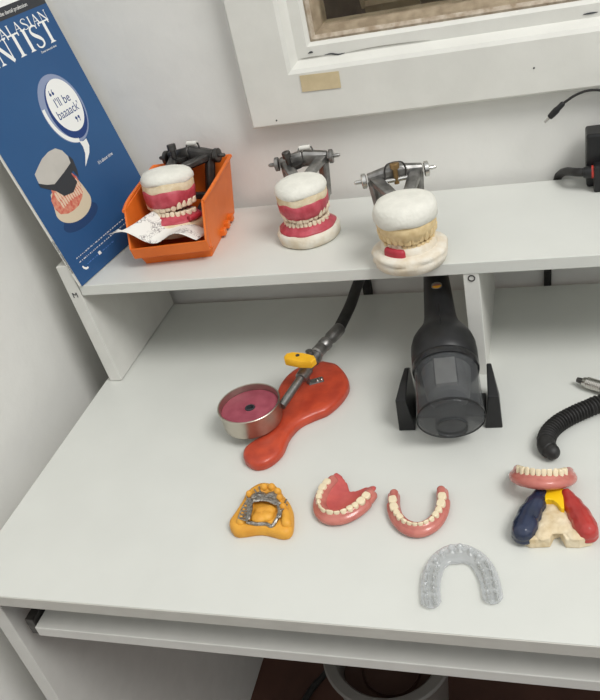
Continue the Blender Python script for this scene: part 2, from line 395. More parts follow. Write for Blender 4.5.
def title(word, x0, x1, y, h, k, par, wide):
    tot = sum(wide.get(c,1) for c in word); u = (x1-x0)/tot; x = x0; bm = BM(); lv = 0
    for c in word:
        cw = wide.get(c,1)*u
        for poly in letter(c, x+cw*.07, y, cw*.86, h, k):
            lv = (lv+1) % 9; prism(bm, [(a/1000, b_/1000) for a, b_ in poly], 0.00002, .00012+lv*.000006)
        x += cw
    return obj('title_lettering', bm, M['white'], par)
title('DENTIST', 24, 198, 277, 29, 5.2, mag, {'D':1.15,'N':1.25,'I':.62,'E':.95,'S':.85})
title('AUSTRALASIAN', 24, 200, 304, 13.5, 2.1, mag, {'I':.55,'L':.85,'N':1.1,'S':.85})
text_mesh('Dental news and views', .0042, Matrix.Translation((.17,.272,.0002)), M['white'], mag, 'date_lettering', sx=.85, extr=.00004)
# speech bubble
flat('bubble_ring', ell(138,199,40,47), M['greyblue'], 1)
flat('bubble_shade', ell(142,197,33,41), M['navy'], 2)
flat('bubble', ell(144,202,30,36), M['white'], 3)
flat('bubble_swoosh', ell(140,200,41,48,0,24,PI*.93,PI*1.45)+ell(141,201,36.5,43.5,0,24,PI*1.45,PI*.93), M['white'], 2)
flat('bubble_tail', [(133,153.5),(140,151),(147.5,152),(146,142),(139,134),(119,122),(131,136),(134,145)], M['white'], 2)
text_mesh("I'll be", .017, Matrix.Translation((.143,.209,.0003)), M['navy'], mag, 'bubble_lettering', sx=.9, extr=.00005)
text_mesh("baaaack\u2019", .017, Matrix.Translation((.144,.194,.0003)), M['navy'], mag, 'bubble_lettering', sx=.85, extr=.00005)
for x, y, rr in ((.131,.222,0),(.153,.181,PI)):
    bm = BM()
    for dx in (-.0028,.0028):
        q = [(x+dx+.002*math.cos(a), y+.0022*math.sin(a)) for a in [i*PI/6 for i in range(12)]]; prism(bm, q, 0.0001, .0003)
        s_ = 1 if rr == 0 else -1
        prism(bm, [(x+dx-.002*s_, y), (x+dx-.001*s_, y+.0005), (x+dx+.0014*s_, y+.0056*s_), (x+dx-.0002*s_, y+.0052*s_)] if s_ == 1 else [(x+dx+.002, y), (x+dx+.001, y-.0005), (x+dx-.0014, y-.0056), (x+dx+.0002, y-.0052)], .00012, .00031)
    obj('quotation_mark', bm, M['navy'], mag)
text_mesh("It's about time", .0068, Matrix.Translation((.162,.1158,.0002)), M['white'], mag, 'caption_lettering', sx=.9, extr=.00004)
# printed cast wearing dark glasses
flat('printed_shadow', ell(63,72,38,13,.0), M['shade'], 1)
flat('printed_base', ell(62,90,36,20,-.05,24,PI*.98,2*PI*1.01)+[(96,104),(92,120),(60,126),(36,118)], M['creamprint'], 2)
flat('printed_gums', [(30,100),(34,91),(46,86),(58,85),(70,86),(84,92),(92,100),(94,118),(88,128),(80,136),(44,132),(40,118),(32,112)], M['pinkprint'], 3)
for i in range(11):
    x = 42+i*4.6; y = 101+2.5*math.cos((i-5)*.5)
    flat('printed_tooth', ell(x+2, y+13-abs(i-5)*.3, 2.0, 7.2, 0, 14), M['toothprint'], 4)
    flat('printed_tooth', ell(x+3, y-1+abs(i-5)*.4, 1.7, 5.4, 0, 14), M['toothprint'], 4)
flat('printed_plaster', [(31,150),(44,156),(56,161),(72,164),(86,163),(95,156),(99,146),(97,137),(76,131),(52,126.5),(40,131),(29,138)], M['greyprint'], 5)
flat('printed_glasses', [(28,138),(40,131),(52,126.5),(78,132),(97,137),(101,146),(104,139),(101,124),(97,116),(94,127),(88,125),(90,112),(74,104),(56,107),(48,118),(40,124),(28,133)], M['ink'], 6)
# small print at the foot
def smallprint(y, x0, x1, m, h=1.6):
    bm = BM(); x = x0
    while x < x1:
        wd = random.uniform(2.0, 6.5)
        for j in range(max(1,int(wd/1.3))):
            xx = x+j*1.3; hh = h*random.uniform(.6,1)
            prism(bm, [(xx/1000,y/1000),((xx+.85)/1000,y/1000),((xx+.85)/1000,(y+hh)/1000),(xx/1000,(y+hh)/1000)], 0, .00012)
        x += wd+1.4
    return obj('small_print', bm, m, mag)
smallprint(32.5, 17, 185, M['white']); smallprint(26, 18, 175, M['white'])
smallprint(17.5, 29, 52, M['bluetxt']); smallprint(17.5, 66, 92, M['bluetxt'])
flat('phone_symbol', [(18,20),(20,20.5),(21,18),(24.5,15.2),(27,15.5),(27.5,13.5),(25,12.6),(21.5,13.6),(18.5,16.5)], M['white'], 2)
flat('mail_symbol', [(56,16.5),(62,16.5),(61,21),(56,21)], M['white'], 2)
# small lettering on the spine
sm = Matrix((Vector((0,0,-1)), Vector((0,1,0)), Vector((1,0,0)))).transposed().to_4x4()
spm = Matrix.Translation((-.0001, .045, -MT*.5)) @ Matrix((Vector((0,1,0)), Vector((0,0,1)), Vector((1,0,0)))).transposed().to_4x4() @ Matrix.Rotation(PI, 4, 'X')
text_mesh('AUSTRALASIAN DENTIST', .0042, spm, M['ink'], mag, 'spine_lettering', sx=1.05, extr=.00006)

# ------------------------------------------------------------------ teeth and arches
def tooth_mesh(kind):
    W = {'incisor':(.72,1.0,.8,.24), 'canine':(.74,.95,.9,.22), 'premolar':(.8,1,.9,.72), 'molar':(.88,1,.95,.85)}[kind]
    bm = BM(); seg = 12; rings = []
    for k, t in enumerate((-.12, .1, .35, .6, .82, .95, 1.0)):
        wx = W[0] + (W[1]-W[0])*math.sin(min(1,max(0,t)/.7)*PI/2)
        dy = W[2] + (W[3]-W[2])*max(0,t)**1.3
        if t > .9: q = .93 if t < 1 else .74; wx *= q; dy *= q
        r_ = []
        for i in range(seg):
            a = 2*PI*i/seg; c, s = math.cos(a), math.sin(a); e = .72
            z = t
            if kind == 'canine' and t > .6: z = t - .18*abs(c)**2*(t-.6)/.4
            if kind in ('premolar','molar') and t > .85: z = t + .06*math.cos(2*a if kind == 'premolar' else 4*a+PI)
            r_.append(Vector((.5*wx*abs(c)**e*(1 if c>=0 else -1), .5*dy*abs(s)**e*(1 if s>=0 else -1), z)))
        rings.append(r_)
    rv = loft(bm, rings, True, False)
    cz = {'incisor':1.0,'canine':1.04,'premolar':.86,'molar':.8}[kind]
    c = bm.verts.new((0,0,cz)); last = rv[-1]
    for i in range(seg): bm.faces.new((last[i], last[(i+1)%seg], c))
    bmesh.ops.recalc_face_normals(bm, faces=bm.faces)
    me = bpy.data.meshes.new('tooth_'+kind); bm.to_mesh(me); bm.free()
    me.polygons.foreach_set('use_smooth', [True]*len(me.polygons)); return me
UP = [('incisor',8.4,6.5,9.5),('incisor',6.6,6,8.5),('canine',7.6,7.5,9.3),('premolar',7,8.6,7.6),('premolar',6.8,8.8,7),('molar',9.6,10,6.6),('molar',9,10,6)]
LO = [('incisor',5.4,5.6,8.2),('incisor',5.8,5.8,8.2),('canine',6.8,7,8.8),('premolar',7,8,7.4),('premolar',7.2,8.2,7),('molar',10.4,9.6,6.6),('molar',10,9.4,6)]
def arch_pt(s, w, l):               # s in -1..1 of angle, front at -y
    a = s*PI/2*1.12
    if abs(a) <= PI/2: p = Vector((w*math.sin(a), -l*math.cos(a), 0)); t = Vector((w*math.cos(a), l*math.sin(a), 0))
    else:
        sg = 1 if a > 0 else -1; ex = (abs(a)-PI/2)*l*.9; p = Vector((sg*w, ex, 0)); t = Vector((0, sg*1.0, 0))
    return p, t.normalized()
def arch_table(w, l, n=200):
    T_ = [(0.0, 0.0)]; q = arch_pt(0,w,l)[0]; d = 0
    for i in range(1, n*2+1):
        s = i/n*1.0*.9; p = arch_pt(s,w,l)[0]; d += (p-q).length; q = p; T_.append((d, s))
    return T_
def arch_at(T_, d):
    for (a, s), (b_, s2) in zip(T_, T_[1:]):
        if b_ >= d: return s+(s2-s)*(d-a)/(b_-a)
    return T_[-1][1]
TM = {k: {} for k in ('incisor','canine','premolar','molar')}
def tooth_obj(kind, m, parent, mtx, name='tooth'):
    key = m.name
    if key not in TM[kind]:
        me = tooth_mesh(kind); me.materials.append(m); TM[kind][key] = me
    o = bpy.data.objects.new(name, TM[kind][key]); COL.objects.link(o); o.parent = parent
    o.matrix_local = mtx; return o
def teeth(parent, w, l, z, up, table, m, k=1.0, hk=1.0, lean=0, skip=(), off=Vector((0,0,0)), jit=.05, name='tooth'):
    T_ = arch_table(w, l)
    for sg in (1,-1):
        d = 0
        for i, (kind, tw, td, thh) in enumerate(table):
            tw, td, thh = tw*k/1000, td*k/1000, thh*k*hk/1000
            s = arch_at(T_, d+tw/2)*sg; d += tw*.99
            if (sg, i) in skip: continue
            p, t = arch_pt(s, w, l)
            xx = t; zz = Vector((0,0,up)); yy = zz.cross(xx)
            R = Matrix((xx, yy, zz)).transposed()
            out = Vector((t.y, -t.x, 0))
            axis = t; ln = Quaternion(axis, (lean*(1 if i < 3 else .5)) * up + random.uniform(-jit, jit)).to_matrix()
            mtx = Matrix.Translation(p+off+Vector((0,0,z+random.uniform(-.0003,.0003)))) @ (ln @ R).to_4x4() @ Matrix.Diagonal((tw, td, thh, 1))
            tooth_obj(kind, m, parent, mtx, name)

# ------------------------------------------------------------------ articulators with mounted casts
def wav(i, n, amp, f, ph=0): return amp*math.sin(2*PI*i/n*f+ph)
def dring(n, rx, ry, z, back=.8, wob=0, f=5, ph=0, cy=0, zw=0, zf=4):
    out = []
    for i in range(n):
        a = 2*PI*i/n; c, s = math.cos(a), math.sin(a)
        y = s*ry*(back if s > 0 else 1); k = 1+wob*math.sin(f*a+ph)+wob*.6*math.sin((f+4)*a+2*ph)
        out.append(Vector((c*rx*k, cy+y*k, z + zw*math.sin(zf*a+ph)+zw*.5*math.sin((zf+3)*a))))
    return out
N = 56
def articulator(label, loc, rz, style, tilt=0):
    a = thing('dental_articulator', label, 'dental articulator', loc, rz, 'dental articulators on the shelf')
    a.rotation_euler = (tilt, 0, rz)
    wx = M['wax']
    # lower cast
    bm = BM()
    if style != 'partial':
        loft(bm, [dring(N,.037,.038,0.0,.9,.012,3), dring(N,.0405,.041,.002,.9,.012,3), dring(N,.0415,.0415,.012,.9,.01,4), dring(N,.0395,.040,.0165,.9,.012,5), dring(N,.036,.037,.0175,.9,.012,5)])
        obj('lower_cast', bm, M['stone'] if style == 'bin' else M['palestone'], a, 'all')
        bm = BM()
        loft(bm, [dring(N,.0365,.0375,.0155,.85,.012,7), dring(N,.0378,.0388,.0176,.85,.012,7,zw=.0006), dring(N,.0355,.0365,.0196,.85,.015,7), dring(N,.0305,.0325,.0232,.85,.02,9), dring(N,.027,.0295,.026,.85,.02,11)])
        obj('lower_wax', bm, wx, a, 'all')
        teeth(a, .0258, .0290, .0240, 1, LO, M['pinktooth'], .95, .95, .12, off=Vector((0,.0015,0)))
        teeth(a, .0282, .0318, .0425, -1, UP, M['pinktooth'], .98, 1.18, -.06, off=Vector((0,.0015,0)))
        bm = BM()
        loft(bm, [dring(N,.0255,.029,.0365,.85,.01,9), dring(N,.0288,.0322,.0372,.85,.014,13), dring(N,.0312,.0338,.0415,.85,.014,13), dring(N,.0326,.0346,.047,.85,.012,7), dring(N,.0334,.0348,.0555,.85,.01,5,zw=.0016,zf=5), dring(N,.031,.0325,.058,.85,.01,5,zw=.0016,zf=5)])
        obj('upper_wax', bm, wx, a, 'all')
        bm = BM()
        loft(bm, [dring(N,.0315,.033,.050,.85,.008,5), dring(N,.0328,.0338,.056,.85,.008,5), dring(N,.0332,.034,.067,.85,.008,5), dring(N,.031,.032,.0695,.85,.008,5)])
        obj('upper_cast', bm, M['stone'], a, 'all')
        bm = BM()
        loft(bm, [dring(N,.0325,.0335,.0645,.88,.012,3,zw=.001), dring(N,.0340,.0348,.067,.88,.012,3,zw=.001), dring(N,.0334,.0340,.0715,.88,.014,3), dring(N,.0305,.0305,.0762,.88,.016,4,cy=.001), dring(N,.024,.024,.0790,.9,.02,4,cy=.002), dring(N,.015,.015,.0802,.9,.02,4,cy=.002), dring(N,.005,.005,.0806,.9,.02,4,cy=.002)])
        obj('plaster_mount', bm, M['plaster'], a, 'all')
        if style == 'bin':
            bm = BM(); tube(bm, [(.034,-.020,.0215),(.037,-.012,.022),(.0375,-.002,.022)], .004, 10); obj('wax_wedge', bm, M['redwax'], a, 'all')
    else:
        bm = BM()
        loft(bm, [dring(N,.036,.037,0,.9,.012,3), dring(N,.041,.042,.003,.9,.014,4), dring(N,.0435,.044,.009,.9,.016,5), dring(N,.044,.0445,.0125,.9,.02,6), dring(N,.0425,.043,.0145,.9,.02,6), dring(N,.0445,.0445,.017,.9,.02,5,zw=.0006), dring(N,.0425,.043,.021,.9,.016,5), dring(N,.036,.037,.0225,.9,.02,5)])
        obj('lower_cast', bm, M['palestone'], a, 'all')
        bm = BM()                                   # lower ridge, remeshed lumps
        for i in range(41):
            s = -1+2*i/40; p, t = arch_pt(s,.027,.0285)
            ball(bm, p+Vector((0,.002,.023)), (.0062,.0062,.0085))
        remeshed('lower_ridge', bm, M['palestone'], a, .0011, 4)
        teeth(a, .026, .029, .0275, 1, LO, M['tanstone'], .95, .8, .1, skip=((-1,2),(-1,3),(-1,4)), off=Vector((0,.002,0)))
        teeth(a, .0262, .029, .0275, 1, LO, M['pinktooth'], .95, 1.0, .1, skip=[(1,i) for i in range(7)]+[(-1,i) for i in (0,1,5,6)], off=Vector((0,.002,0)), name='acrylic_tooth')
        bm = BM()
        for i in range(13):
            s = -.22-.36*i/12; p, t = arch_pt(s,.0315,.0335)
            ball(bm, p+Vector((0,.002,.0255)), (.0042,.0042,.0062)); ball(bm, p+Vector((0,.002,.021))*1.0, (.0048,.0048,.005))
        remeshed('red_wax_saddle', bm, M['redwax'], a, .0009, 3)['label'] = 'red wax saddle at the front left'
        teeth(a, .0298, .0328, .0455, -1, UP, M['tanstone'], 1.02, 1.12, -.06, off=Vector((0,.002,0)))
        bm = BM()
        loft(bm, [dring(N,.026,.029,.0385,.85,.02,11), dring(N,.0302,.0328,.0405,.85,.03,13), dring(N,.0335,.035,.049,.85,.014,9), dring(N,.0348,.0358,.055,.85,.012,7,zw=.001), dring(N,.033,.034,.058,.85,.01,5)])
        obj('upper_cast', bm, M['tanstone'], a, 'all')
        bm = BM()
        loft(bm, [dring(N,.034,.0348,.0565,.88,.012,3,zw=.0014,zf=3), dring(N,.0366,.037,.059,.88,.01,3,zw=.0014,zf=3), dring(N,.0368,.037,.0655,.88,.01,3), dring(N,.0355,.0355,.0725,.88,.012,4), dring(N,.0315,.0315,.0775,.9,.014,4,cy=.001), dring(N,.0245,.0245,.0798,.9,.014,4,cy=.002), dring(N,.013,.013,.0805,.9,.02,4,cy=.002)])
        obj('plaster_mount', bm, M['plaster'], a, 'all')
    # metal frame
    hz, hy = .080, (.070 if style == 'partial' else .062)
    ms = {'partial':M['steel'], 'beside':M['steel'], 'bin':M['darksteel']}[style]
    hw = .0395 if style == 'bin' else (.0375 if style == 'beside' else .0385)
    bm = BM()                                         # upper arm: cross beam + two converging arms
    def bar(bm, a_, b_, w0, h0, w1, h1):
        a_, b_ = Vector(a_), Vector(b_); d = (b_-a_).normalized(); s_ = d.cross(Vector((0,0,1))).normalized(); u_ = s_.cross(d)
        loft(bm, [[p+s_*x*w+u_*y*h for x, y in ((-1,-.6),(-.6,-1),(.6,-1),(1,-.6),(1,.6),(.6,1),(-.6,1),(-1,.6))] for p, w, h in ((a_,w0,h0),(b_,w1,h1))])
    bar(bm, (-hw+.006, hy, hz), (0, hy, hz+.003), .0055, .0075, .0075, .0105); bar(bm, (0, hy, hz+.003), (hw-.006, hy, hz), .0075, .0105, .0055, .0075)
    for sg in (1,-1): bar(bm, (sg*.024, hy-.002, hz-.001), (sg*.008, .020, hz-.006), .0075, .0055, .0065, .0045)
    obj('upper_arm', bm, ms, a, True, .0008)
    bm = BM()
    for sg in (1,-1):
        bar(bm, (sg*(hw-.012), hy, hz-.002), (sg*.022, hy-.006, .030), .0065, .006, .006, .006)
        bar(bm, (sg*.022, hy-.005, .033), (sg*.012, hy-.030, .010), .006, .004, .006, .004)
    bar(bm, (-.022, hy-.006, .030), (.022, hy-.006, .030), .004, .0045, .004, .0045)
    obj('lower_arm', bm, ms, a, True, .0008)
    for sg in (1,-1):
        R = Matrix.Translation((sg*(hw-.004), hy, hz)) @ Matrix.Rotation(sg*PI/2, 4, 'Y')
        bm = BM(); lathe(bm, [(.0075,0),(.0092,.0008),(.0092,.0052),(.0078,.006),(.0045,.0062)], 28, R); obj('hinge_disc', bm, M['chrome'] if style == 'partial' else ms, a, True)
        bm = BM(); lathe(bm, [(.0026,.005),(.0026,.0125),(.0019,.0145),(.0008,.0152)], 16, R); obj('hinge_pin', bm, M['chrome'] if style == 'partial' else ms, a, True)
    # centre screw and clip
    if style == 'partial':
        bm = BM(); lathe(bm, [(.0030,hz-.006),(.0030,hz+.013),(.0055,hz+.0135),(.0058,hz+.019),(.0045,hz+.020)], 20, Matrix.Translation((0,hy-.012,0))); obj('centre_screw', bm, M['brass'], a, True)
        bm = BM(); tube(bm, [(-.012,hy-.010,hz-.002),(-.0125,hy-.010,hz+.010),(-.009,hy-.010,hz+.018),(0,hy-.010,hz+.0195),(.009,hy-.010,hz+.018),(.0125,hy-.010,hz+.010),(.012,hy-.010,hz-.002)], .0011, 8); obj('spring_clip', bm, M['darksteel'], a, True)
        bm = BM(); tube(bm, [(-.018,hy-.012,hz-.001),(.018,hy-.012,hz-.001)], .0028, 12, sub=False); obj('cross_pin', bm, M['chrome'], a, True)
    else:
        bm = BM(); lathe(bm, [(.0036,hz-.004),(.0036,hz+.012),(.0058,hz+.0125),(.0058,hz+.0195),(.005,hz+.0205)], 20, Matrix.Translation((-.009,hy-.014,0)) @ Matrix.Rotation(-.1,4,'Y')); lathe(bm, [(.0085,hz-.003),(.0085,hz+.002),(.006,hz+.0025)], 24, Matrix.Translation((-.009+.0,hy-.014,0))); obj('centre_screw', bm, M['darksteel'], a, True)
        bm = BM(); tube(bm, [(-.004,hy,hz+.010),(-.004,hy,hz+.0165),(.013,hy,hz+.0165),(.013,hy,hz+.007)], .0012, 8, 2); obj('spring_clip', bm, ms, a, True)
        bm = BM(); tube(bm, [(-.003,hy,hz+.0168),(.0115,hy,hz+.0168)], .0031, 14, sub=False); obj('roller', bm, M['roller'], a, True)
    if style == 'bin': a.scale = (1.08,)*3
    return a

articulator('grey articulator with red wax denture set-up on pale base, right of the orange bin', (.3235, -.1085, ZS), math.radians(7), 'beside')
articulator('articulator with tan stone teeth and red wax patch, its plaster base overhanging the shelf edge', (.4685, -.194, ZS), math.radians(15.6), 'partial')
articulator('dark articulator with pink wax denture set-up sitting inside the orange bin', (.1345, -.102, ZS+.0195), math.radians(-9), 'bin', tilt=-.17)

# ------------------------------------------------------------------ orange bin
binx = thing('parts_bin', 'orange plastic open-fronted storage bin on the left end of the shelf', 'storage bin', (.1445, -.093, ZS), math.radians(5))
def shell(bm, inner):
    t = .0022 if inner else 0
    # cross sections from base to rim (x half width, y front, y back, z)
    return [(.0475-t, -.060+t, .074-t, .004 if inner else .0), (.0545-t, -.070+t, .081-t, .045), (.0585-t, -.076+t, .086-t, .083)]
bm = BM()
def wallstrip(bm, pts_out, pts_in):
    vo = [[bm.verts.new(p) for p in col] for col in pts_out]; vi = [[bm.verts.new(p) for p in col] for col in pts_in]
    return vo, vi
# U-shaped wall: left front -> left back -> right back -> right front with height varying, then low front lip
def ringpt(a, z, t):          # a: corner index param 0..3, returns xy for height z
    f = z/.083; hx = .0475+.011*f-t; yf = -.060-.016*f+t; yb = .074+.012*f-t
    return {'FL':(-hx,yf),'BL':(-hx,yb),'BR':(hx,yb),'FR':(hx,yf)}[a]
def quadwall(bm, c0, c1, z00, z01, z10, z11, t=.0024):   # wall between two corners; bottom/top heights at each end
    o = [Vector((*ringpt(c0,z00,0),z00)), Vector((*ringpt(c1,z10,0),z10)), Vector((*ringpt(c1,z11,0),z11)), Vector((*ringpt(c0,z01,0),z01))]
    i = [Vector((*ringpt(c0,z00,t),z00)), Vector((*ringpt(c1,z10,t),z10)), Vector((*ringpt(c1,z11,t),z11)), Vector((*ringpt(c0,z01,t),z01))]
    loft(bm, [o, i], True, True)
H = .082
quadwall(bm, 'BL','BR', 0, H, 0, H)
for sg in (1,-1):
    o_ = [Vector((sg*.0475,-.060,0)), Vector((sg*.0475,.074,0)), Vector((sg*.0585,.086,H)), Vector((sg*.0555,-.052,H-.004)), Vector((sg*.0500,-.058,.016))]
    loft(bm, [o_, [p-Vector((sg*.0024,0,0)) for p in o_]])
box(bm, (-.0475,-.060,0), (.0475,.074,.003))
obj('bin_body', bm, M['orange'], binx, bevel=.0006)
bm = BM()                      # front scoop: steps outwards to a lip
lipp = [(-.060,0.0),(-.062,.0125),(-.0755,.0165),(-.080,.033),(-.0775,.033),(-.0735,.0185),(-.060,.0145),(-.058,.002)]
loft(bm, [[Vector((x*(.0475 if z < .014 else .0535), y, z)) for y, z in lipp] for x in (-1, 1)])
obj('front_lip', bm, M['orange'], binx, bevel=.0006)
for sg in (1,-1):
    bm = BM()                  # front posts of the side walls
    o_ = [Vector((sg*.0490,-.062,.014)), Vector((sg*.0540,-.0795,.033)), Vector((sg*.0550,-.056,H-.004)), Vector((sg*.0560,-.050,H-.003)), Vector((sg*.0500,-.045,.014))]
    loft(bm, [o_, [p-Vector((sg*.0026,0,0)) for p in o_]]); obj('side_wing', bm, M['orange'], binx, bevel=.0005)
    bm = BM()                  # thick rolled rim
    tube(bm, [(sg*.0550,-.0565,H-.005),(sg*.0585,-.02,H-.002),(sg*.0590,.086,H-.001)], .0026, 8, 3); obj('rim', bm, M['orange'], binx, True)
    for k in range(3):
        bm = BM(); box(bm, (sg*.047,-.010+.022*k,.004), (sg*.0555,.000+.022*k,.013)); obj('stacking_lug', bm, M['orange'], binx, bevel=.001)
bm = BM(); tube(bm, [(-.059,.0865,H-.001),(.059,.0865,H-.001)], .0026, 8, sub=False); obj('rim', bm, M['orange'], binx, True)

# printed paper curling out of the bin
bm = BM(); nu, nv = 22, 14; gv = []
for j in range(nv+1):
    row = []
    for i in range(nu+1):
        u, v = i/nu, j/nv
        x = .088 + .105*u - .014*(1-v)*(1-u); wf = .16+.84*min(1,max(0,(u-.10)/.22)); y = -.183 + .004*(1-u) + .060*v*wf + .012*u*(1-v)
        z = ZS + .038 + (.016*(1-u)**3) + .030*v*wf*(1-u)**1.1 + .014*math.sin(u*PI*1.7+.5)**2*(1-v*.7) - .010*v*u - .004*u
        row.append(bm.verts.new((x,y,z)))
    gv.append(row)
for j in range(nv):
    for i in range(nu): bm.faces.new((gv[j][i], gv[j][i+1], gv[j+1][i+1], gv[j+1][i]))
o = obj('printed_sheet', bm, M['paper'], None, True); md = o.modifiers.new('s','SOLIDIFY'); md.thickness = .0003
tag(o, 'creased white sheet with printed line drawings curling over the front of the orange bin', 'paper')

# ------------------------------------------------------------------ gas burner
burner = thing('gas_burner', 'gas burner with orange red base, yellow tap and steel cup of pink wax', 'burner', (.31, -.29, 0))
bi = -Vector(burner.location)
def bpart(name, bm, m, smooth=True, par=None, bevel=0):
    bmesh.ops.translate(bm, vec=bi, verts=bm.verts); return obj(name, bm, m, par or burner, smooth, bevel)
pxo = [(322.9,360.9),(338,365),(348.6,380),(344,394),(328.6,408.6),(314,415),(300,422),(289,434),(281.5,450),(268,461.5),(254,464.5),(244,458.5),(244,448.6),(254,440),(268,430),(278,410),(277.6,390),(288.6,374),(305.7,364)]
ol = [at(u, v, .011) for u, v in pxo]; ol = smoothpath(ol+[ol[0]], 5)[:-1]
cen = sum(ol, Vector())/len(ol)
bm = BM(); rings = []
def inset(k): # offset the outline inwards along its normal
    out = []
    n = len(ol)
    for i in range(n):
        t = (ol[(i+1)%n]-ol[i-1]).normalized(); q = Vector((-t.y, t.x, 0))
        out.append(ol[i]+q*k*INS)
    return out
area = sum(ol[i].x*ol[(i+1)%len(ol)].y-ol[(i+1)%len(ol)].x*ol[i].y for i in range(len(ol))); INS = 1 if area > 0 else -1
for k, z in ((.0015,0),(0,.002),(0,.009),(.0012,.0115),(.004,.0132),(.009,.014)): rings.append([Vector((p.x,p.y,z)) for p in inset(k)])
loft(bm, rings); base = bpart('base', bm, M['redpaint'])
# pipe, valve, fittings, hose
zc = .030; cupc = at(248.5, 403, .043); cr = .0385
pe = Vector((cupc.x+.037, cupc.y+.010, .030))
v0 = at(312, 362, .043); f0 = at(316, 354, .044); f1 = at(340, 328, .045)
bm = BM(); tube(bm, [pe, pe.lerp(v0,.5), v0], .0052, 14); bpart('gas_pipe', bm, M['steel'])
dirp = (v0-pe).normalized()
def alongm(p, d): return Matrix.Translation(p) @ Vector((0,0,1)).rotation_difference(d).to_matrix().to_4x4()
bm = BM(); lathe(bm, [(.006,-.03),(.0078,-.029),(.0078,-.012),(.0062,-.011),(.0062,.0),(.0085,.002),(.0085,.012),(.006,.013)], 20, alongm(v0, dirp)); bpart('valve_body', bm, M['steel'])
d2 = (f1-f0).normalized(); Lf = (f1-f0).length
bm = BM(); lathe(bm, [(.0065,0),(.0085,.002),(.0085,.014),(.007,.016),(.009,.019),(.009,.026),(.0072,.028),(.0075,.034),(.0086,.037),(.0086,Lf-.003),(.008,Lf)], 20, alongm(f0, d2)); bpart('hose_fitting', bm, M['steel'])
bm = BM(); tube(bm, [f1-d2*.004, at(350,306,.045), at(356,289,.045), Vector((.356,-.02,.042)), Vector((.355,.0085,.03)), Vector((.355,.0085,-.05)), Vector((.355,.0085,-.30))], lambda t: .0078 if t < .55 else .0074, 16); hose = bpart('gas_hose', bm, M['rubber'])
# yellow lever tap
bm = BM()
l0, l1 = at(285.5,357.5,.062), at(315.5,362,.062); ld = (l1-l0); ang = math.atan2(ld.y, ld.x); L_ = ld.length
lm_ = Matrix.Translation((l0+l1)/2) @ Matrix.Rotation(ang, 4, 'Z')
lev = [(-L_/2,-.003),(-L_/2+.004,-.0085),(L_*.1,-.0095),(L_/2-.002,-.0065),(L_/2,.002),(L_/2-.004,.0065),(0,.009),(-L_/2+.006,.0075),(-L_/2,.003)]
loft(bm, [[lm_ @ Vector((x*k, y*k, z)) for x, y in lev] for z, k in ((-.0055,.94),(-.004,1),(.003,1),(.0045,.93))]); tap = bpart('tap_lever', bm, M['yellow'])
bm = BM(); lathe(bm, [(.0026,.004),(.0026,.0052)], 14, lm_ @ Matrix.Translation((-.004,.002,0))); bpart('lever_screw', bm, M['ink'], True, tap)
bm = BM(); lathe(bm, [(.0045,-.021),(.0045,-.004)], 14, Matrix.Translation(v0+Vector((-.002,.003,.0195)))); bpart('valve_stem', bm, M['steel'])
bk = at(316, 381, .0145)
bm = BM(); box(bm, (-.010,-.0055,-.002), (.010,.0055,.0012), Matrix.Translation(bk) @ Matrix.Rotation(.4,4,'Z')); box(bm, (-.012,-.003,0), (-.007,.003,.030), Matrix.Translation(bk) @ Matrix.Rotation(.4,4,'Z')); bpart('bracket', bm, M['steel'], False, bevel=.001)
for dx in (.003,.008):
    bm = BM(); lathe(bm, [(.0028,0),(.0028,.0016),(.0018,.0024)], 14, Matrix.Translation(bk+Vector((dx-.001,(dx-.005)*.4,.001)))); bpart('bracket_screw', bm, M['chrome'])
# steel cup with wax
cm = Matrix.Translation((cupc.x, cupc.y, 0))
bm = BM(); lathe(bm, [(.0005,.0145),(.033,.0145),(.0365,.017),(.0372,.022),(.0378,.040),(.0388,.042),(.0391,.0432),(.0384,.0440),(.0372,.0436),(.0366,.041),(.0360,.025),(.0005,.0235)], 56, cm); bpart('cup', bm, M['tin'])
bm = BM(); lathe(bm, [(.0361,.0245),(.0362,.0352),(.0345,.0362),(.012,.0356),(.0072,.0362),(.0060,.0352),(.0058,.0300),(.0004,.0300)], 48, cm); wx_ = bpart('pink_wax', bm, M['candle'])
bm = BM(); lathe(bm, [(.0060,.0302),(.0061,.0363),(.0046,.0366),(.0042,.0315),(.0005,.0312)], 24, cm); bpart('burner_hole', bm, M['ink'], True, wx_)

# ------------------------------------------------------------------ handheld vacuum and its dock
vd = at(451, 420, .048)
yaw, el = math.radians(8.6), math.radians(16)
ax = Vector((-math.sin(yaw)*math.cos(el), math.cos(yaw)*math.cos(el), math.sin(el)))
sx_ = ax.cross(Vector((0,0,1))).normalized(); uy_ = sx_.cross(ax)
VM = Matrix.Translation(vd) @ Matrix((sx_, uy_, ax)).transposed().to_4x4()      # local z runs from nozzle to handle
vac = thing('handheld_vacuum', 'black cordless handheld vacuum with smoky clear dust cup, under the shelf', 'vacuum cleaner')
VM = VM @ Matrix.Diagonal((.9,.9,.87,1)); vac.matrix_world = VM
R0 = .0405
bm = BM(); lathe(bm, [(R0-.0022,.0785),(R0-.0022,.003),(R0-.0035,.0022),(R0-.006,.0018),(.0004,.0018),(.0004,-.0002),(R0-.004,-.0004),(R0-.001,.0006),(R0,.0025),(R0-.0008,.078)], 64, cap0=False, cap1=False)
obj('dust_cup', bm, M['smoke'], vac, True)
bm = BM(); lathe(bm, [(R0+.0004,.0012),(R0+.0009,.0016),(R0+.0009,.0042),(R0+.0003,.0046),(R0-.0004,.003)], 64, cap0=False, cap1=False); obj('cup_ring', bm, M['blackgloss'], vac, True)
dy = Matrix.Translation((0,-.0145,0))
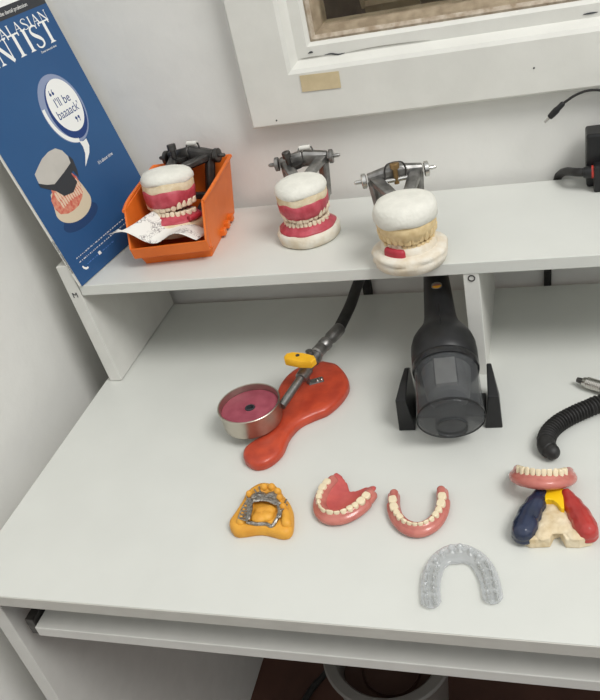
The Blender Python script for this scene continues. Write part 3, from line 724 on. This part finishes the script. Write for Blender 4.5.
bm = BM(); lathe(bm, [(.0178,-.0008),(.0182,-.0022),(.0190,-.0026),(.0196,-.0020),(.0198,-.0002),(.0198,.002),(.0196,.024),(.0178,.024),(.0178,-.0008)], 44, dy, False, False); obj('inlet_duct', bm, M['smoke'], vac, True)
bm = BM(); lathe(bm, [(.0184,-.0023),(.0190,-.0030),(.0196,-.0023),(.0190,-.0018),(.0184,-.0023)], 44, dy, False, False); lathe(bm, [(.0178,.0136),(.0184,.0130),(.0190,.0136),(.0184,.0142),(.0178,.0136)], 44, dy, False, False); obj('duct_ring', bm, M['blackgloss'], vac, True)
bm = BM(); lathe(bm, [(.0005,.026),(.0180,.026),(.0180,.0245),(.0005,.0240)], 40, dy); obj('inlet_flap', bm, M['flap'], vac, True)
bm = BM(); lathe(bm, [(.0005,.030),(.022,.030),(.026,.034),(.031,.078),(.0005,.078)], 48); fl = obj('filter', bm, M['filter'], vac, True)
bm = BM()
for s_ in (-1, 1): box(bm, (s_*.0135-.0006,.0265,.036), (s_*.0135+.0006,.0305,.077))
obj('filter_rib', bm, M['black'], fl)
bm = BM(); box(bm, (-.0125,.0240,.034), (.0125,.0305,.0765)); obj('filter_panel', bm, M['filterlight'], fl)
bm = BM()
def bodyring(rx, ry, z, cy=0, n=56): return [Vector((rx*math.cos(2*PI*i/n), cy+ry*math.sin(2*PI*i/n), z)) for i in range(n)]
loft(bm, [bodyring(.0385,.0385,.0745), bodyring(.0415,.0415,.0755), bodyring(.0422,.0422,.080), bodyring(.0416,.0416,.084), bodyring(.0408,.0408,.0845)])
obj('collar', bm, M['blackgloss'], vac, True)
bm = BM()
loft(bm, [bodyring(.0402,.0402,.0848), bodyring(.0418,.0418,.0868), bodyring(.0420,.0415,.104), bodyring(.0412,.040,.118), bodyring(.0385,.037,.129), bodyring(.0335,.033,.138), bodyring(.028,.029,.146), bodyring(.0235,.0255,.156), bodyring(.0210,.023,.170), bodyring(.0198,.0215,.195), bodyring(.0186,.020,.225), bodyring(.0172,.0185,.25), bodyring(.0155,.0165,.262), bodyring(.010,.011,.268), bodyring(.003,.003,.2695)])
body = obj('motor_body', bm, M['black'], vac, 'all')
bm = BM(); tube(bm, [(0,.0385,.122),(0,.0335,.138),(0,.0262,.155),(0,.0222,.175)], .0006, 8); obj('body_seam', bm, M['blackgloss'], body, True)
bg = Matrix.Translation((.000,.0203,.211)) @ Matrix.Rotation(-PI/2+.055, 4, 'X')
bm = BM(); lathe(bm, [(.0072,-.003),(.0072,.0006),(.0066,.0011)], 28, bg, sy=.95); bd = obj('round_badge', bm, M['badge_grey'], vac, True)
bm = BM(); prism(bm, [(.0064*math.cos(a_), .0061*math.sin(a_)) for a_ in [math.radians(12+i*156/14) for i in range(15)]], .0010, .0014); bmesh.ops.transform(bm, matrix=bg, verts=bm.verts); obj('badge_stripe', bm, M['badge_orange'], bd)
text_mesh('oooo', .0042, bg @ Matrix.Translation((0,-.0008,.0012)) @ Matrix.Rotation(PI, 4, 'Z'), M['badge_red'], bd, 'badge_lettering', extr=.0001)

dock = thing('charging_dock', 'black dock with two pointed cheeks cradling the handheld vacuum', 'vacuum dock', (.5055, -.26, 0), math.radians(3))
for sg in (-1,1):
    bm = BM()
    # side profile y,z of a cheek, narrower at the peak
    pr = [(-.051,0),(-.052,.046),(-.026,.052),(-.002,.055),(.006,.050),(.012,0)]
    xo = [.059,.0575,.0535,.0500,.0495,.056]; xi = [.0395,.0455,.0450,.0445,.0445,.0425]
    loft(bm, [[Vector((sg*x, y, z)) for (y,z), x in zip(pr, xo)], [Vector((sg*x, y, z)) for (y,z), x in zip(pr, xi)]])
    obj('cheek', bm, M['black'], dock, bevel=.0012)
bm = BM(); box(bm, (-.0405,-.03,0), (.0405,.010,.004)); obj('dock_plate', bm, M['black'], dock, bevel=.001)

# ------------------------------------------------------------------ loose dentures
def denture(name, label, loc, rz, w, l, upper, k=1.0, tilt=None, hk=.62, skip=()):
    d = thing('denture', label, 'denture', loc, rz, 'loose dentures on the desk')
    if tilt is not None: d.rotation_mode = 'XYZ'; d.rotation_euler = (tilt[0], tilt[1], rz)
    bm = BM(); zr = .0105
    n = 60
    for i in range(n+1):
        s = -1.03+2.06*i/n; p, t = arch_pt(s, w, l); out = Vector((t.y,-t.x,0))
        e = abs(s)
        ball(bm, p+Vector((0,0,zr)), (.0050,.0050,.0042), sub=2)
        ball(bm, p+out*(.0032 if e < .85 else .001)+Vector((0,0,.0055)), (.0058 if e < .9 else .0068,)*2+(.0056,), sub=2)
        if not upper: ball(bm, p-out*.001+Vector((0,0,.005)), (.0052,.0052,.0052), sub=2)
        else: ball(bm, p-out*.0025+Vector((0,0,.008)), (.0048,.0048,.0048), sub=2)
    g = remeshed('denture_base', bm, M['gum'], d, .0010, 5, 0.0)
    if upper:
        bm = BM(); yb = l*.17+.010
        yy = -l
        while yy < yb+.004:
            xx = -w
            while xx <= w:
                cut = yb - .013*math.exp(-(xx/.011)**2)
                if (xx/(w+.001))**2 + (min(yy,0)/(l-.001))**2 < 1 and yy < cut:
                    q = (xx/w)**2 + (min(yy,0)/l)**2
                    ball(bm, (xx, yy, .0030+.0065*q), (.0034,.0034,.0024), sub=2)
                xx += .0022
            yy += .0022
        remeshed('palate', bm, M['palate'], d, .0010, 8, 0.0)['label'] = 'deep pink palate plate'
    teeth(d, w+.0008, l+.0008, zr+.0014, 1, UP if upper else LO, M['tooth'], .99*k if upper else 1.03*k, hk, .12, skip=skip, jit=.08)
    return d
def mid(a, b_): return (Vector(a)+Vector(b_))/2
# lower denture: arms point to the back, slight clockwise turn
denture('lower', 'horseshoe lower denture of pink acrylic, open in the middle, right of the full-palate denture', (.4865, -.4305, 0), math.radians(8), .0245, .040, False)
denture('upper', 'upper denture lying teeth up, showing its deep pink palate, right of the orange model', (.4095, -.4235, 0), math.radians(-22), .0245, .037, True)

# ------------------------------------------------------------------ clear splint
spl = thing('dental_splint', 'clear transparent horseshoe splint near the front edge of the desk', 'dental splint', (.5385, -.539, 0), math.radians(190))
bm = BM(); T_ = arch_table(.0275, .047)
for i in range(70):
    s = -.99+1.98*i/69; p, t = arch_pt(s, .0275, .047)
    wd = .0100 - .0012*max(0, 1-abs(s)*1.8)
    ball(bm, p+Vector((0,0,.003)), (wd, wd, .0040), sub=2)
    if abs(s) < .5: ball(bm, p*(1-.16*(1-abs(s)*2))+Vector((0,0,.003)), (wd*.95, wd*.95, .0042), sub=2)
for sg in (1,-1):
    d = 0
    for i, (kind, tw, td, thh) in enumerate(UP):
        tw /= 1000; s = arch_at(T_, d+tw/2)*sg; d += tw*1.45; p, t = arch_pt(s, .0275, .047)
        R_ = Matrix((t, Vector((-t.y,t.x,0)), Vector((0,0,1)))).transposed()
        if i < 3: ball(bm, p*1.02+Vector((0,0,.0070)), (tw*.42,.0034,.0054), R_, 2); ball(bm, p*.94+Vector((0,0,.0055)), (tw*.36,.0030,.0034), R_, 2)
        else:
            for ax_ in (-.28,.28):
                for by in (-.0034,.0034): ball(bm, p+R_@Vector((ax_*tw,by*1.15,.0072)), (tw*.23,.0028,.0064), None, 2)
remeshed('splint_body', bm, M['clear'], spl, .0006, 1, 0.0, .35)

# ------------------------------------------------------------------ orange stone model with framework
ym = thing('dental_model', 'orange stone dental model with a flat heel, left of the dentures', 'dental model', (.327, -.452, 0))
yo = -Vector(ym.location)
def ypt(u, v, z): return at(u, v, z)+yo
bo = [at(u,v,.004)+yo for u, v in [(231,531),(238,536),(262,533.5),(283,538),(292,534),(294,520),(292,508),(283,496),(276,488),(262,486),(249,494),(243,505),(236,516),(230,525)]]
bo = smoothpath(bo+[bo[0]], 4)[:-1]
bm = BM(); cb = sum(bo, Vector())/len(bo)
loft(bm, [[Vector((cb.x+(p.x-cb.x)*k, cb.y+(p.y-cb.y)*k, z)) for p in bo] for k, z in ((.97,0),(1,.002),(.99,.007),(.95,.0105),(.86,.012))])
obj('model_base', bm, M['ochre'], ym, 'all')
ridge = [(241,519),(245,509),(250,500),(257,494),(265,489),(273,489.5),(278,496),(281,504),(285,513),(286,521)]
bm = BM()
for p in smoothpath([ypt(u,v,.015) for u,v in ridge], 6): ball(bm, (p.x,p.y,.011), (.0062,.0062,.0068))
for u, v in [(259,518),(266,516),(262,512),(268,511)]:
    p = ypt(u,v,.013); ball(bm, (p.x,p.y,.0125), (.0095,.008,.0060))
remeshed('ridge', bm, M['ochre'], ym, .0011, 6, .001)
for u, v, r_ in [(249,493.5,.0038),(264,486.5,.0042),(271.5,486.3,.0042),(277.5,491,.0042),(279.5,497,.0038),(283,506,.004)]:
    p = ypt(u, v, .019); bm = BM(); ball(bm, (0,0,0), (r_,r_,.0052), sub=3); bmesh.ops.translate(bm, vec=(p.x,p.y,.0175), verts=bm.verts); obj('tooth', bm, M['ochre'], ym, 'all')
fw = thing('denture_framework', 'grey metal partial denture framework fitted on the orange stone model', 'denture framework', (.327, -.452, .0125))
fo = -Vector(fw.location)
def fp(u, v, z=.0185): return at(u, v, z)+fo
bm = BM()
for poly, r_ in (([(254,496),(260,494),(266,496.5),(272,494),(276,497)], .0042), ([(256,500),(262,499),(270,500),(276,503)], .0036), ([(274,497),(278,503),(280,510),(279,516)], .0030), ([(249,500),(250,508),(248,518)], .0034),):
    for p in smoothpath([fp(u,v,.0180) for u,v in poly], 7): ball(bm, p, (r_,r_,.0014), sub=2)
remeshed('plate', bm, M['cobalt'], fw, .0007, 1)
bm = BM(); tube(bm, [fp(247,522,.0135),(fp(256,524,.0128)),(fp(266,524,.0128)),(fp(272,526,.0128)),(fp(277,519,.015)),(fp(281,511,.0175))], .0022, 10); obj('palatal_bar', bm, M['cobalt'], fw, True)
bm = BM()                                            # retention lattice on the left saddle
lat = [fp(u,v,.0168) for u,v in [(238.5,518),(242,509),(247,501),(251,497)]], [fp(u,v,.0188) for u,v in [(247,521),(249,512),(252,504),(255,499)]]
A_, B_ = smoothpath(lat[0],5), smoothpath(lat[1],5)
tube(bm, lat[0], .0010, 8); tube(bm, lat[1], .0010, 8)
for i in range(0, len(A_)-1, 2): tube(bm, [A_[i], B_[i]], .0009, 8, sub=False); tube(bm, [A_[i], B_[min(i+2,len(B_)-1)]], .0007, 6, sub=False)
obj('retention_lattice', bm, M['cobalt'], fw, True)
for pts in ([(258,496),(256,492),(254.5,489.5)], [(262,494),(260,490.5),(259,487)], [(252,499),(247.5,498),(246.5,494)], [(278,503),(284,503.5),(286.5,499.5)], [(280,510),(284.5,508.5),(287,504.5)]):
    bm = BM(); tube(bm, [fp(u,v,.0195-.002*i) for i,(u,v) in enumerate(pts)], .0009, 8); obj('clasp', bm, M['cobalt'], fw, True)

# ------------------------------------------------------------------ three-colour model
cmod = thing('dental_model', 'cream stone model with blue, yellow and red ridge sections', 'dental model', (.623, -.442, 0))
co_ = -Vector((.623, -.445, 0))
def cp(u, v, z): return at(u, v, z)+co_
ob = [cp(u,v,.003) for u,v in [(524,546),(530,549),(550,548),(554,540),(560,538),(566,548.5),(580,549),(592,546.5),(596,538),(590,522),(577,506),(562,496),(546,496),(532,503),(519,522),(517,536)]]
bm = BM(); cb = sum(ob, Vector())/len(ob)
loft(bm, [[Vector((cb.x+(p.x-cb.x)*k, cb.y+(p.y-cb.y)*k, z)) for p in ob] for k, z in ((.98,0),(1,.0015),(.985,.011),(.96,.0125))])
obj('model_base', bm, M['stone'], cmod, bevel=.002)
bm = BM()
for (u, v), r_ in (((554,511),.009),((551,518),.011),((558,519),.011),((547,528),.011),((563,528),.010),((554,527),.011),((542,536),.008),((574,536),.008)):
    p = cp(u,v,.0135); ball(bm, (p.x,p.y,.0115), (r_,r_,.0036))
remeshed('palate_floor', bm, M['stone'], cmod, .0011, 22, .001, .6)
def saddle(name, path, rads, zt, m, lab):
    bm = BM(); P = [cp(u,v,zt) for u,v in path]; Q = smoothpath(P, 6)
    for i, p in enumerate(Q):
        f = i/(len(Q)-1)*(len(rads)-1); k = min(int(f), len(rads)-2); r_ = rads[k]+(rads[k+1]-rads[k])*(f-k)
        r2 = r_*(1+.05*math.sin(i*1.3))
        ball(bm, (p.x,p.y,.012), (r2,r2,zt-.010)); ball(bm, (p.x,p.y,.007), (r2*1.02,r2*1.02,.006))
    o = remeshed(name, bm, m, cmod, .0010, 4, .0005); o['label'] = lab
saddle('ridge_section', [(541,492),(535,501),(528,513),(523,527)], [.0080,.0104,.0120,.0126], .021, M['blue'], 'dark blue left ridge section')
saddle('ridge_section', [(566.5,493),(573,502),(581,514),(587,526)], [.0070,.0098,.0114,.0116], .021, M['red'], 'red right ridge section')
yq = [cp(u,v,.019) for u,v in [(543.5,485.5),(563.5,486),(563.5,500),(564.5,511),(561,511),(557,505.5),(552,502),(547,501.5),(545,502.5)]]
bm = BM(); loft(bm, [[Vector((p.x,p.y,z)) for p in yq] for z in (.004,.0195)]); o = obj('ridge_section', bm, M['ywax'], cmod, bevel=.0012); o['label'] = 'yellow front ridge section'
denture('propped', 'pink denture propped on the back edge of the blue, yellow and red model', (.6105, -.3985, .0065), math.radians(-2), .0250, .033, False, k=.92, tilt=(math.radians(-31),0), hk=1.1, skip=[(a_,b_) for a_ in (1,-1) for b_ in (5,6)])

# ------------------------------------------------------------------ right-hand objects
hp = thing('dental_handpiece', 'silver handpiece lying on the desk at the right edge', 'handpiece', (0,0,0))
ha = at(580, 380.5, .0085); hb = at(600, 386.5, .0085); hd = (hb-ha).normalized()
hp.matrix_world = alongm(ha, hd)
bm = BM(); lathe(bm, [(.0012,-.004),(.0030,-.0035),(.0034,0),(.0034,.003)], 20); obj('tip', bm, M['darksteel'], hp, True)
prof = [(.003,.0028),(.0052,.004),(.0062,.008)]
z = .009
for i in range(9): prof += [(.0070,z),(.0070,z+.0012),(.0066,z+.0014),(.0066,z+.0018)]; z += .0020
prof += [(.0076,z+.001),(.0078,z+.03),(.0070,z+.034),(.0074,z+.038),(.0074,z+.062),(.006,z+.065)]
bm = BM(); lathe(bm, prof, 32); obj('barrel', bm, M['chrome'], hp, True)

bm = BM()
path = [at(552,452,.0105), at(546,445,.0105), at(549,433,.0105), at(559,423,.0105), at(573,415,.0105), at(589,408,.0105), at(606,403,.0105), at(640,411,.0105), at(690,430,.0105)]
path = smoothpath(path, 60)
acc = 0; radii = []; prev = path[0]
for p in path:
    acc += (p-prev).length; prev = p
    rr = .0090 + .0013*math.sin(acc/.0040*2*PI)
    radii.append(.0086 if acc < .004 else (.0096 if acc < .018 else rr))
Lp = len(path)
tube(bm, path, lambda t: radii[min(Lp-1,int(round(t*(Lp-1))))], 20, sub=False)
ball(bm, path[0], .0084, sub=3)
o = obj('corrugated_hose', bm, M['rubber'], None, 'all'); tag(o, 'black ribbed hose curving in from the right edge of the desk', 'hose')

# power adapter on the shelf, right end
pa = thing('power_adapter', 'black power adapter block on the right end of the shelf', 'adapter', (.711, -.020, ZS))
bm = BM(); box(bm, (-.043,-.012,.0), (.06,.022,.068)); obj('housing', bm, M['black'], pa, bevel=.003)
bm = BM(); box(bm, (-.035,-.030,.0), (.06,-.0125,.034)); obj('plug_housing', bm, M['black'], pa, bevel=.002)
bm = BM(); lathe(bm, [(.0062,-.012),(.0075,-.008),(.0075,0.0)], 18, Matrix.Translation((-.035,-.0205,.024)) @ Matrix.Rotation(PI/2,4,'Y')); obj('strain_relief', bm, M['black'], pa, True)
bm = BM(); lathe(bm, [(.0078,0),(.0078,.0028)], 18, Matrix.Translation((-.0375,-.0205,.024)) @ Matrix.Rotation(PI/2,4,'Y')); obj('red_collar', bm, M['led'], pa, True)
ol_ = Vector(pa.location)
bm = BM(); tube(bm, [Vector(p)-ol_ for p in [(.668,-.0405,ZS+.024),(.656,-.036,ZS+.0235),(.645,-.016,ZS+.017),(.638,.0030,ZS+.006),(.633,.0092,ZS-.008),(.624,.0095,.09),(.617,.0095,.0),(.615,.0095,-.2)]], .0052, 14); obj('mains_cable', bm, M['rubber'], pa, True)
# thin cable with barrel plug
dc = thing('charging_cable', 'thin black charging cable with a slim barrel plug hanging below the window frame', 'cable', (.6365, -.03, .2567))
dl = Vector(dc.location)
pt0 = Vector((.6205,-.02,.2445)); pt1 = Vector((.6418,-.02,.2650)); dd = (pt1-pt0).normalized(); pm = alongm(pt0-dl, dd)
bm = BM(); lathe(bm, [(.0008,0),(.0016,.0004),(.0016,.0085)], 14, pm); obj('plug_tip', bm, M['chrome'], dc, True)
bm = BM(); lathe(bm, [(.0020,.0075),(.0034,.0085),(.0040,.013),(.0042,.020),(.0034,.0225),(.0032,.0300),(.0022,.0315)], 18, pm); obj('plug_body', bm, M['black'], dc, True)
bm = BM(); tube(bm, [pt0+dd*.030-dl] + [Vector(p)-dl for p in [(.6565,-.022,.2745),(.6720,-.026,.2795),(.690,-.03,.2770),(.712,-.035,.262),(.735,-.036,.245),(.745,-.016,ZS+.0765)]], .0016, 10); obj('cord', bm, M['rubber'], dc, True)

# bucket and cable under the desk
bk_ = thing('bucket', 'milky plastic bucket on the dark floor under the desk', 'bucket', (.351, -.252, FZ))
bm = BM(); lathe(bm, [(.072,0),(.076,.004),(.096,.245),(.098,.250),(.105,.252),(.107,.258),(.104,.262),(.088,.261),(.084,.256),(.083,.246),(.069,.008),(.0005,.006)], 56, cap0=True); obj('tub', bm, M['bucket'], bk_, True)
bm = BM(); lathe(bm, [(.0005,.196),(.078,.198),(.0795,.200),(.079,.204),(.05,.202),(.047,.206),(.044,.202),(.0005,.202)], 48); obj('contents', bm, M['bucketin'], bk_, True)
bm = BM(); tube(bm, [(.215,-.015,-.2),(.211,-.035,-.45),(.205,-.065,-.62),(.185,-.12,FZ+.012),(.150,-.20,FZ+.006),(.130,-.33,FZ+.006)], .0065, 12)
o = obj('floor_cable', bm, M['rubber'], None, True); tag(o, 'black cable running down behind the desk onto the dark floor', 'cable')

# ------------------------------------------------------------------ light
def area(name, loc, target, size, power, col=(1,1,1)):
    l = bpy.data.lights.new(name, 'AREA'); l.shape = 'DISK'; l.size = size; l.energy = power; l.color = col
    o = bpy.data.objects.new(name, l); COL.objects.link(o); o.location = loc
    o.rotation_euler = (Vector(target)-Vector(loc)).to_track_quat('-Z','Y').to_euler(); return o
area('ceiling_lamp', (2.25, -1.45, 2.8), (.4, -.2, .1), 1.4, 76, (1, .99, .965))
W = bpy.data.worlds.new('room light'); S.world = W; W.use_nodes = True
wn = W.node_tree; bgn = wn.nodes['Background']
wt = wn.nodes.new('ShaderNodeTexCoord'); wsx = wn.nodes.new('ShaderNodeSeparateXYZ'); wn.links.new(wt.outputs['Generated'], wsx.inputs[0])
wr = wn.nodes.new('ShaderNodeValToRGB'); wm = wn.nodes.new('ShaderNodeMapRange')
wm.inputs['From Min'].default_value = -1; wm.inputs['From Max'].default_value = 1
wn.links.new(wsx.outputs['Z'], wm.inputs['Value']); wn.links.new(wm.outputs[0], wr.inputs['Fac'])
wr.color_ramp.elements[0].position = .45; wr.color_ramp.elements[0].color = (.10, .095, .09, 1)     # dim floor and furniture of the room
wr.color_ramp.elements[1].position = .72; wr.color_ramp.elements[1].color = (.82, .84, .85, 1)      # pale upper walls and ceiling
wn.links.new(wr.outputs['Color'], bgn.inputs[0]); bgn.inputs[1].default_value = 1.0
S.view_settings.view_transform = 'Standard'; S.view_settings.look = 'None'; S.view_settings.exposure = 0; S.view_settings.gamma = 1
